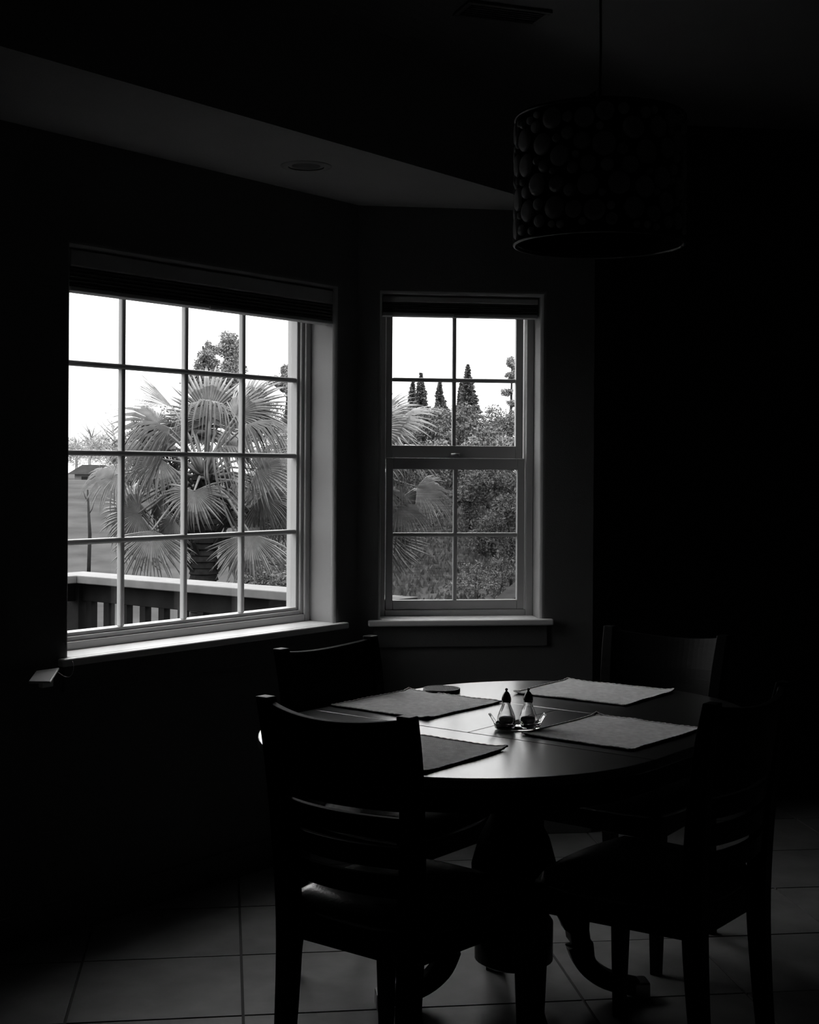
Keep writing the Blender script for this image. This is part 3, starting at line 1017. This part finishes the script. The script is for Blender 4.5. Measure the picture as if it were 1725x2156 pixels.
def palm(name, base, label, fronds, n_random, seed, facing_away=False):
    rng = random.Random(seed)
    crown = Vector(base)
    gz = ground_z(crown.x, crown.y)
    root = empty(name, crown)
    tag(root, label, 'palm tree')
    prof = []
    H = crown.z - gz
    z = -H - 0.1
    while z < 0.05:
        t = (z + H) / H
        r = 0.17 - 0.05 * t
        prof += [(r * rng.uniform(1.0, 1.12), z), (r * rng.uniform(0.92, 1.0), z + 0.05)]
        z += 0.06
    MB().lathe([(0, -H - 0.1)] + prof + [(0, 0.08)], 18, smooth=False).build('trunk', M['trunk'], root)
    sk = MB()
    for k in range(60):
        a = rng.uniform(0, 2 * math.pi)
        z = rng.uniform(-0.9, -0.05)
        r = 0.13
        sk.sweep([(r * math.cos(a), r * math.sin(a), z), ((r + 0.10) * math.cos(a), (r + 0.10) * math.sin(a), z + 0.13)], [0.05, 0.02], [0.02, 0.01])
    sk.build('leaf_bases', M['trunk'], root)
    for hub, axis, normal, kind, size in fronds:
        add_frond(root, hub, axis, normal, kind, size, (0, 0, 0), rng)
    for k in range(n_random):
        az = k * 2.39996 + rng.uniform(-0.3, 0.3)
        el = math.radians(rng.uniform(75, 50) - 125 * (k / n_random))
        d = Vector((math.cos(az) * math.cos(el), math.sin(az) * math.cos(el), math.sin(el)))
        if facing_away and d.y < -0.25: d.y *= -0.6
        hub = d * rng.uniform(0.55, 0.85)
        ax = (d + Vector((0, 0, -0.25))).normalized()
        nr = Vector((rng.uniform(-.4, .4), -0.6, 0.7 + 0.6 * d.z))
        kind = rng.choice(['open', 'hang', 'droop', 'old', 'old'] if el < 0.5 else ['folded', 'open', 'open'])
        add_frond(root, hub, ax, nr, kind, rng.uniform(0.42, 0.58), (0, 0, 0), rng)
    return root
fr1 = [
    ((0.02, -0.75, -0.10), (0.05, -0.30, -1), (0, -1, 0.3), 'open', 0.42),
    ((-0.39, -0.60, -0.47), (-0.12, -0.3, -1), (0, -1, 0.3), 'hang', 0.55),
    ((0.50, -0.50, -0.50), (0.02, -0.3, -1), (0.1, -1, 0.3), 'hang', 0.54),
    ((-0.33, -0.50, 0.19), (-0.9, -0.2, -0.45), (-0.3, -0.9, 0.4), 'open', 0.46),
    ((-0.62, -0.05, -0.33), (-0.95, -0.1, -0.25), (0, -1, 0.3), 'open', 0.48),
    ((-0.30, 0.0, 0.68), (-0.65, 0.0, 0.75), (0.70, 0.25, 0.6), 'folded', 0.50),
    ((-0.27, -0.40, 0.48), (-0.9, -0.25, 0.35), (0.25, -0.25, 1), 'droop', 0.56),
    ((0.02, 0.10, 0.62), (0.05, 0.0, 1), (0.1, -1, 0), 'open', 0.58),
    ((0.10, -0.45, 0.70), (0.05, -0.75, 0.25), (0, 0.35, 1), 'droop', 0.50),
    ((0.40, 0.05, 0.68), (0.6, 0.0, 0.8), (-0.3, -0.9, 0.2), 'open', 0.50),
    ((0.44, -0.30, 0.52), (0.9, -0.35, 0.25), (0, -0.2, 1), 'droop', 0.55),
    ((0.55, -0.35, 0.10), (0.9, -0.2, 0.1), (0, -0.8, 0.5), 'open', 0.46),
    ((0.58, -0.20, -0.15), (0.7, -0.2, -0.65), (0.2, -0.95, 0.2), 'old', 0.46),
    ((-0.55, 0.1, 0.30), (-0.95, 0.1, 0.05), (0, -0.6, 0.8), 'hang', 0.5),
    ((0.22, -0.55, 0.28), (0.4, -0.5, 0.2), (0, -0.2, 1), 'droop', 0.46),
]
palm('fan_palm', (-1.977, 13.5, 1.31), 'bushy fan palm in the middle of the large grid window', fr1, 36, 21, True)
fr2 = [
    ((0.28, -0.5, 0.55), (0.95, -0.1, 0.30), (-0.1, -0.9, 0.4), 'open', 0.55),
    ((0.35, -0.6, 0.35), (0.9, -0.3, 0.0), (0, -0.4, 1), 'droop', 0.5),
    ((0.38, -0.4, -0.10), (0.85, -0.2, -0.30), (0, -0.5, 0.9), 'droop', 0.52),
    ((0.30, -0.5, -0.50), (0.45, -0.2, -0.9), (0.1, -1, 0.2), 'hang', 0.50),
    ((0.20, -0.5, -0.32), (0.7, -0.2, -0.6), (0.1, -1, 0.2), 'old', 0.48),
]
palm('fan_palm', (-0.66, 15.4, 1.30), 'second fan palm, its fronds reaching into the left panes of the double-hung window', fr2, 28, 33)

# ---------------------------------------------------------------- trees and shrubs
def leaf_cloud(name, mat, parent, blobs, n, size, seed, thin=1.0):
    """leaves scattered in the outer part of ellipsoid blobs (cx,cy,cz,rx,ry,rz)"""
    rng = random.Random(seed)
    vs, fs = [], []
    sub = []
    for b in blobs:                       # break each mass into ragged clumps
        for _ in range(9):
            q = Vector((rng.gauss(0, 1), rng.gauss(0, 1), rng.gauss(0, 1))).normalized() * rng.uniform(0.2, 0.72)
            k = rng.uniform(0.36, 0.58)
            sub.append((b[0] + q.x * b[3], b[1] + q.y * b[4], b[2] + q.z * b[5], b[3] * k, b[4] * k, b[5] * k))
    blobs = sub
    tot = sum(b[3] * b[5] for b in blobs)
    for b in blobs:
        for _ in range(int(2.0 * n * b[3] * b[5] / tot)):
            while True:
                d = Vector((rng.gauss(0, 1), rng.gauss(0, 1), rng.gauss(0, 1)))
                if d.length > 0.05: break
            d.normalize()
            r = rng.uniform(0.35, 1.0) ** 0.5
            r *= 0.80 + 0.42 * noise.noise(d * 2.6 + Vector((b[0], b[2], seed)))
            c = Vector((b[0] + d.x * r * b[3], b[1] + d.y * r * b[4], b[2] + d.z * r * b[5]))
            s = 0.62 * size * rng.uniform(0.5, 1.3)
            t1 = Vector((rng.gauss(0, 1), rng.gauss(0, 1), rng.gauss(0, 1))).normalized()
            t2 = t1.cross(Vector((rng.gauss(0, 1), rng.gauss(0, 1), rng.gauss(0, 1)))).normalized()
            k = len(vs)
            vs += [c - t1 * s, c + t2 * s * 0.45 * thin, c + t1 * s, c - t2 * s * 0.45 * thin]
            fs.append((k, k + 1, k + 2, k + 3))
    o = raw(name, [tuple(v) for v in vs], fs, mat, parent)
    tag(o, kind='stuff')
    return o
def trunk_mesh(parent, h, r, mat, branches, seed, name='trunk', spread=0.5, z0=0.0):
    rng = random.Random(seed)
    m = MB()
    m.tube([(0, 0, -0.2 + z0), (rng.uniform(-.1, .1), 0, h * 0.5), (rng.uniform(-.15, .15), 0, h)], [r, r * 0.7, r * 0.25], 7)
    for k in range(branches):
        z = h * rng.uniform(0.3, 0.9)
        a = rng.uniform(0, 2 * math.pi)
        L = h * rng.uniform(0.2, 0.4) * spread * 2
        m.tube([(0, 0, z), (math.cos(a) * L * 0.5, math.sin(a) * L * 0.5, z + L * 0.35), (math.cos(a) * L, math.sin(a) * L, z + L * 0.8)], [r * 0.4, r * 0.25, r * 0.08], 5)
    return m.build(name, mat, parent)

def conifer(x, y, ztop, zbase_w, w, label, seed):
    gz = ground_z(x, y)
    root = empty('conifer_tree', (x, y, gz))
    tag(root, label, 'tree', 'pointed conifers on the hillside')
    h = ztop - gz
    MB().tube([(0, 0, -0.2), (0, 0, h * 0.98)], [w * 0.07, 0.02], 7).build('trunk', M['bark'], root)
    rng = random.Random(seed)
    vs, fs = [], []
    for k in range(5200):
        t = rng.random() ** 0.75
        z = h * (0.12 + 0.88 * (1 - t)) if False else h - t * h * 0.9
        rad = w / 2 * (t * h * 0.9 / zbase_w if t * h * 0.9 < zbase_w else 1.0)
        a = rng.uniform(0, 2 * math.pi)
        lump = 0.70 + 0.75 * noise.noise(Vector((math.cos(a) * 1.9, math.sin(a) * 1.9 + seed, z * 2.6)))
        r = rad * lump * rng.uniform(0.3, 1.0) ** 0.5
        c = Vector((r * math.cos(a), r * math.sin(a), z - r * 0.25))
        s = 0.085 * rng.uniform(0.5, 1.3)
        t1 = Vector((math.cos(a), math.sin(a), rng.uniform(-0.7, 0.4))).normalized()
        t2 = t1.cross(Vector((rng.gauss(0, 1), rng.gauss(0, 1), rng.gauss(0, 1)))).normalized()
        q = len(vs)
        vs += [tuple(c - t1 * s), tuple(c + t2 * s * 0.5), tuple(c + t1 * s), tuple(c - t2 * s * 0.5)]
        fs.append((q, q + 1, q + 2, q + 3))
    o = raw('needles', vs, fs, M['leaf_dark'], root)
    tag(o, kind='stuff')
def X(px, d): return (px - 862) / 2950 * d
def Z(py, d): return 1.43 + (985 - py) / 2950 * d
conifer(X(885, 55), 55, Z(786, 55), 1.9, 1.15, 'slim pointed conifer left of the centre bar of the double-hung window', 1)
conifer(X(868, 57), 57, Z(800, 57), 1.8, 0.95, 'small conifer directly beside a slightly taller one, above the palm frond', 2)
conifer(X(925, 54), 54, Z(803, 54), 1.7, 1.0, 'short conifer just left of the centre bar, lowest of the pointed tops', 3)
conifer(X(984, 50), 50, Z(766, 50), 2.1, 1.25, 'tallest dark conifer right of the centre bar of the double-hung window', 4)
conifer(X(970, 51), 51, Z(806, 51), 1.5, 0.8, 'small conifer half merged into the left side of the tallest one', 5)

def tree(name, x, y, blobs, mat, n, size, label, cat, seed, group=None, trunk=(2.0, 0.08, 5), thin=1.0, bark='bark'):
    gz = ground_z(x, y)
    root = empty(name, (x, y, gz))
    tag(root, label, cat, group)
    top = max(b[2] + b[5] * 0.5 for b in blobs) - gz
    trunk_mesh(root, top, trunk[1], M[bark], trunk[2], seed, spread=0.5 * blobs[0][3] / top * 1.6)
    bl = [(bx - x, by - y, bz - gz, rx, ry, rz) for bx, by, bz, rx, ry, rz in blobs]
    leaf_cloud('foliage', mat, root, bl, n, size, seed, thin)
    return root
d = 42
tree('leafy_tree', X(480, d), d, [(X(478, d), d, Z(730, d), 0.42, .4, 0.5), (X(486, d), d, Z(765, d), 0.40, .4, 0.7), (X(480, d), d, Z(785, d), 0.62, .5, 0.55), (X(470, d), d, Z(815, d), 0.7, .5, 0.6), (X(505, d), d, Z(722, d), 0.15, .2, 0.2)],
     M['leaf_tree'], 7500, 0.07, 'tall feathery tree rising behind the top of the fan palm', 'tree', 41, trunk=(6.0, 0.12, 8))
d = 45
tree('leafy_tree', X(435, d), d, [(X(435, d), d, Z(745, d), 0.42, .4, 0.42), (X(432, d), d, Z(775, d), 0.62, .5, 0.55), (X(425, d), d, Z(810, d), 0.8, .5, 0.6)],
     M['leaf_tree'], 7000, 0.07, 'rounder tree crown just left of the tall feathery one', 'tree', 42, trunk=(5.2, 0.12, 6))
d = 42
tree('leafy_tree', X(605, d), d, [(X(606, d), d, Z(785, d), 0.30, .4, 0.35), (X(600, d), d, Z(815, d), 0.6, .4, 0.4)],
     M['leaf_tree'], 4500, 0.07, 'dark tree crown at the right edge of the large grid window', 'tree', 43, trunk=(4.8, 0.1, 6))
d = 40
tree('pine_tree', X(1076, d), d, [(X(1072, d), d, Z(765, d), 0.16, .2, 0.28), (X(1078, d), d, Z(795, d), 0.26, .2, 0.2), (X(1066, d), d, Z(826, d), 0.24, .2, 0.14), (X(1082, d), d, Z(848, d), 0.28, .2, 0.16), (X(1088, d), d, Z(778, d), 0.2, .2, 0.3)],
     M['leaf_tree'], 1500, 0.07, 'sparse pine at the right edge of the double-hung window', 'tree', 44, trunk=(5.2, 0.07, 9))
# bare trees at the left, haze put into their pale sparse twigs
def bare_tree(px, py, d, w, h, label, seed):
    x, y = X(px, d), d
    gz = ground_z(x, y)
    root = empty('bare_tree', (x, y, gz))
    tag(root, label, 'tree', 'haze-pale bare trees on the left slope')
    top = Z(py, d) - gz
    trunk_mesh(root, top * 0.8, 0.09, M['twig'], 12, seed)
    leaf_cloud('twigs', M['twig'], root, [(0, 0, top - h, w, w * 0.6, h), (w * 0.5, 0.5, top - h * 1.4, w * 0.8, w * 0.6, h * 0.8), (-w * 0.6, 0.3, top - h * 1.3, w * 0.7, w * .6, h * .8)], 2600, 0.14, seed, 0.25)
bare_tree(190, 880, 66, 1.3, 1.3, 'haze-pale leafless tree at the far left of the large grid window', 51)
bare_tree(240, 858, 62, 1.2, 1.4, 'haze-pale leafless tree touching the left side of the fan palm', 52)
bare_tree(160, 905, 70, 1.1, 1.0, 'low haze-pale leafless tree partly hidden by the left window edge', 53)
# thin sapling on the lawn at the left
x, d = X(187, 34), 34
sp = empty('thin_sapling', (x, d, ground_z(x, d)))
tag(sp, 'thin dark leafless sapling standing on the lawn at the left', 'tree')
zt = Z(1035, d) - ground_z(x, d)
MB().tube([(0, 0, -0.2), (0.03, 0, zt * 0.5), (-0.03, 0, zt)], [0.05, 0.045, 0.02], 6).build('stem', M['bark'], sp)
for k, (z, a) in enumerate(((0.72, 0.6), (0.85, 2.6))):
    MB().tube([(0, 0, zt * z), (math.cos(a) * 0.10, 0, zt * z + 0.14), (math.cos(a) * 0.16, 0, zt * z + 0.3)], [0.014, 0.010, 0.004], 5).build('branch', M['bark'], sp)
# far house
hx, hd = X(205, 64), 64
hs = empty('distant_house', (hx, hd, ground_z(hx, hd)))
tag(hs, 'distant low house with a dark roof and pale walls left of the palm', 'house')
hz = Z(1008, hd) - ground_z(hx, hd)
MB().box(-0.9, 0.9, -0.6, 0.6, -0.6, hz + 0.15).build('wall', M['stucco'], hs)
MB().add([(-1.2, -0.9, hz + 0.12), (1.2, -0.9, hz + 0.12), (1.2, 0.9, hz + 0.12), (-1.2, 0.9, hz + 0.12), (-0.7, 0, hz + 0.55), (0.7, 0, hz + 0.55)],
         [(0, 1, 5, 4), (2, 3, 4, 5), (1, 2, 5), (3, 0, 4), (3, 2, 1, 0)]).build('roof', M['roof'], hs)
for wx in (-0.45, 0.35):
    MB().box(wx - 0.14, wx + 0.14, -0.62, -0.595, hz - 0.25, hz + 0.02).build('window', M['window_dark'], hs)

# shrubs on the slope
def shrub(px, py, d, rx, rz, mat, n, label, seed, size=0.06):
    x, z = X(px, d), Z(py, d)
    gz = ground_z(x, d)
    low = max(0.0, z - gz - rz)
    blobs = [(x, d, z, rx, rx * 0.8, rz), (x - rx * 0.5, d - 0.3, z - rz * 0.4, rx * 0.7, rx * .7, rz * 0.8), (x + rx * 0.55, d - 0.2, z - rz * 0.35, rx * 0.7, rx * 0.7, rz * 0.75)]
    if low > 0.1:
        blobs.append((x, d, gz + low * 0.5, rx * 0.95, rx * 0.8, low * 0.62 + 0.1))
    tree('shrub', x, d, blobs, M[mat], n, size, label, 'shrub', seed, 'shrubs on the hillside', trunk=(max(0.3, (z - gz) * 0.8), 0.03, 5))
shrub(850, 905, 34, 0.75, 0.60, 'leaf_mid', 5200, 'leafy shrub behind the palm frond in the upper left pane of the double-hung window', 61)
shrub(905, 900, 33, 0.60, 0.55, 'leaf_light', 4600, 'pale shrub left of the centre bar, under the slim conifers', 62)
shrub(950, 890, 36, 0.60, 0.60, 'leaf_mid', 4600, 'mid-grey shrub behind the centre bar at the foot of the conifers', 63)
shrub(1000, 905, 34, 0.70, 0.55, 'leaf_mid', 4800, 'broad shrub at the foot of the tallest conifer', 64)
shrub(1058, 885, 38.5, 0.75, 0.60, 'leaf_light', 5000, 'pale feathery shrub below the sparse pine', 65)
shrub(1030, 930, 30, 0.70, 0.42, 'leaf_light', 4400, 'low pale shrub just above the meeting rail on the right', 66)
shrub(890, 955, 28, 0.60, 0.42, 'leaf_light', 4200, 'low pale shrub just above the meeting rail on the left', 67)
shrub(1040, 1010, 25, 0.62, 0.42, 'leaf_mid', 4600, 'dense shrub in the upper right pane of the lower sash', 68, 0.05)
shrub(1075, 1075, 22, 0.45, 0.42, 'leaf_mid', 3600, 'dark shrub at the right edge of the lower sash', 69, 0.05)
shrub(985, 1035, 27, 0.40, 0.30, 'leaf_mid', 2600, 'small shrub right of the centre bar in the lower sash', 70, 0.05)
shrub(1000, 1215, 17, 0.32, 0.20, 'leaf_light', 1500, 'thin straggly shrub low in the bottom right pane', 71, 0.03)
shrub(1060, 1195, 18, 0.30, 0.26, 'leaf_mid', 1500, 'straggly shrub in the bottom right corner of the lower sash', 72, 0.03)
shrub(560, 1200, 19, 0.5, 0.5, 'leaf_mid', 2600, 'low shrub behind the hanging fronds right of the palm trunk', 73, 0.05)
shrub(300, 930, 50, 1.2, 0.9, 'leaf_light', 4200, 'pale distant shrub left of the palm crown', 74, 0.09)
shrub(560, 880, 46, 1.4, 0.9, 'leaf_mid', 5000, 'distant shrub behind the right fronds of the fan palm', 75, 0.08)
shrub(380, 900, 48, 1.3, 0.9, 'leaf_mid', 4600, 'distant shrub behind the centre of the palm crown', 76, 0.08)
# neighbour's roof corner
rf = empty('shed', (X(1110, 16), 16, ground_z(X(1110, 16), 16)))
tag(rf, 'dark shed roof corner low at the right edge of the double-hung window', 'shed')
rz_ = Z(1262, 16) - ground_z(X(1110, 16), 16)
MB().box(-0.20, 1.2, -0.4, 0.6, -0.3, rz_ - 0.02).build('wall', M['deck'], rf)
MB().add([(-0.32, -0.5, rz_ - 0.05), (1.4, -0.5, rz_ - 0.05), (1.4, 0.7, rz_ - 0.05), (-0.32, 0.7, rz_ - 0.05), (0.25, -0.5, rz_ + 0.42), (0.25, 0.7, rz_ + 0.42)],
         [(0, 1, 4), (2, 3, 5), (0, 4, 5, 3), (1, 2, 5, 4), (3, 2, 1, 0)]).build('roof', M['roof'], rf)
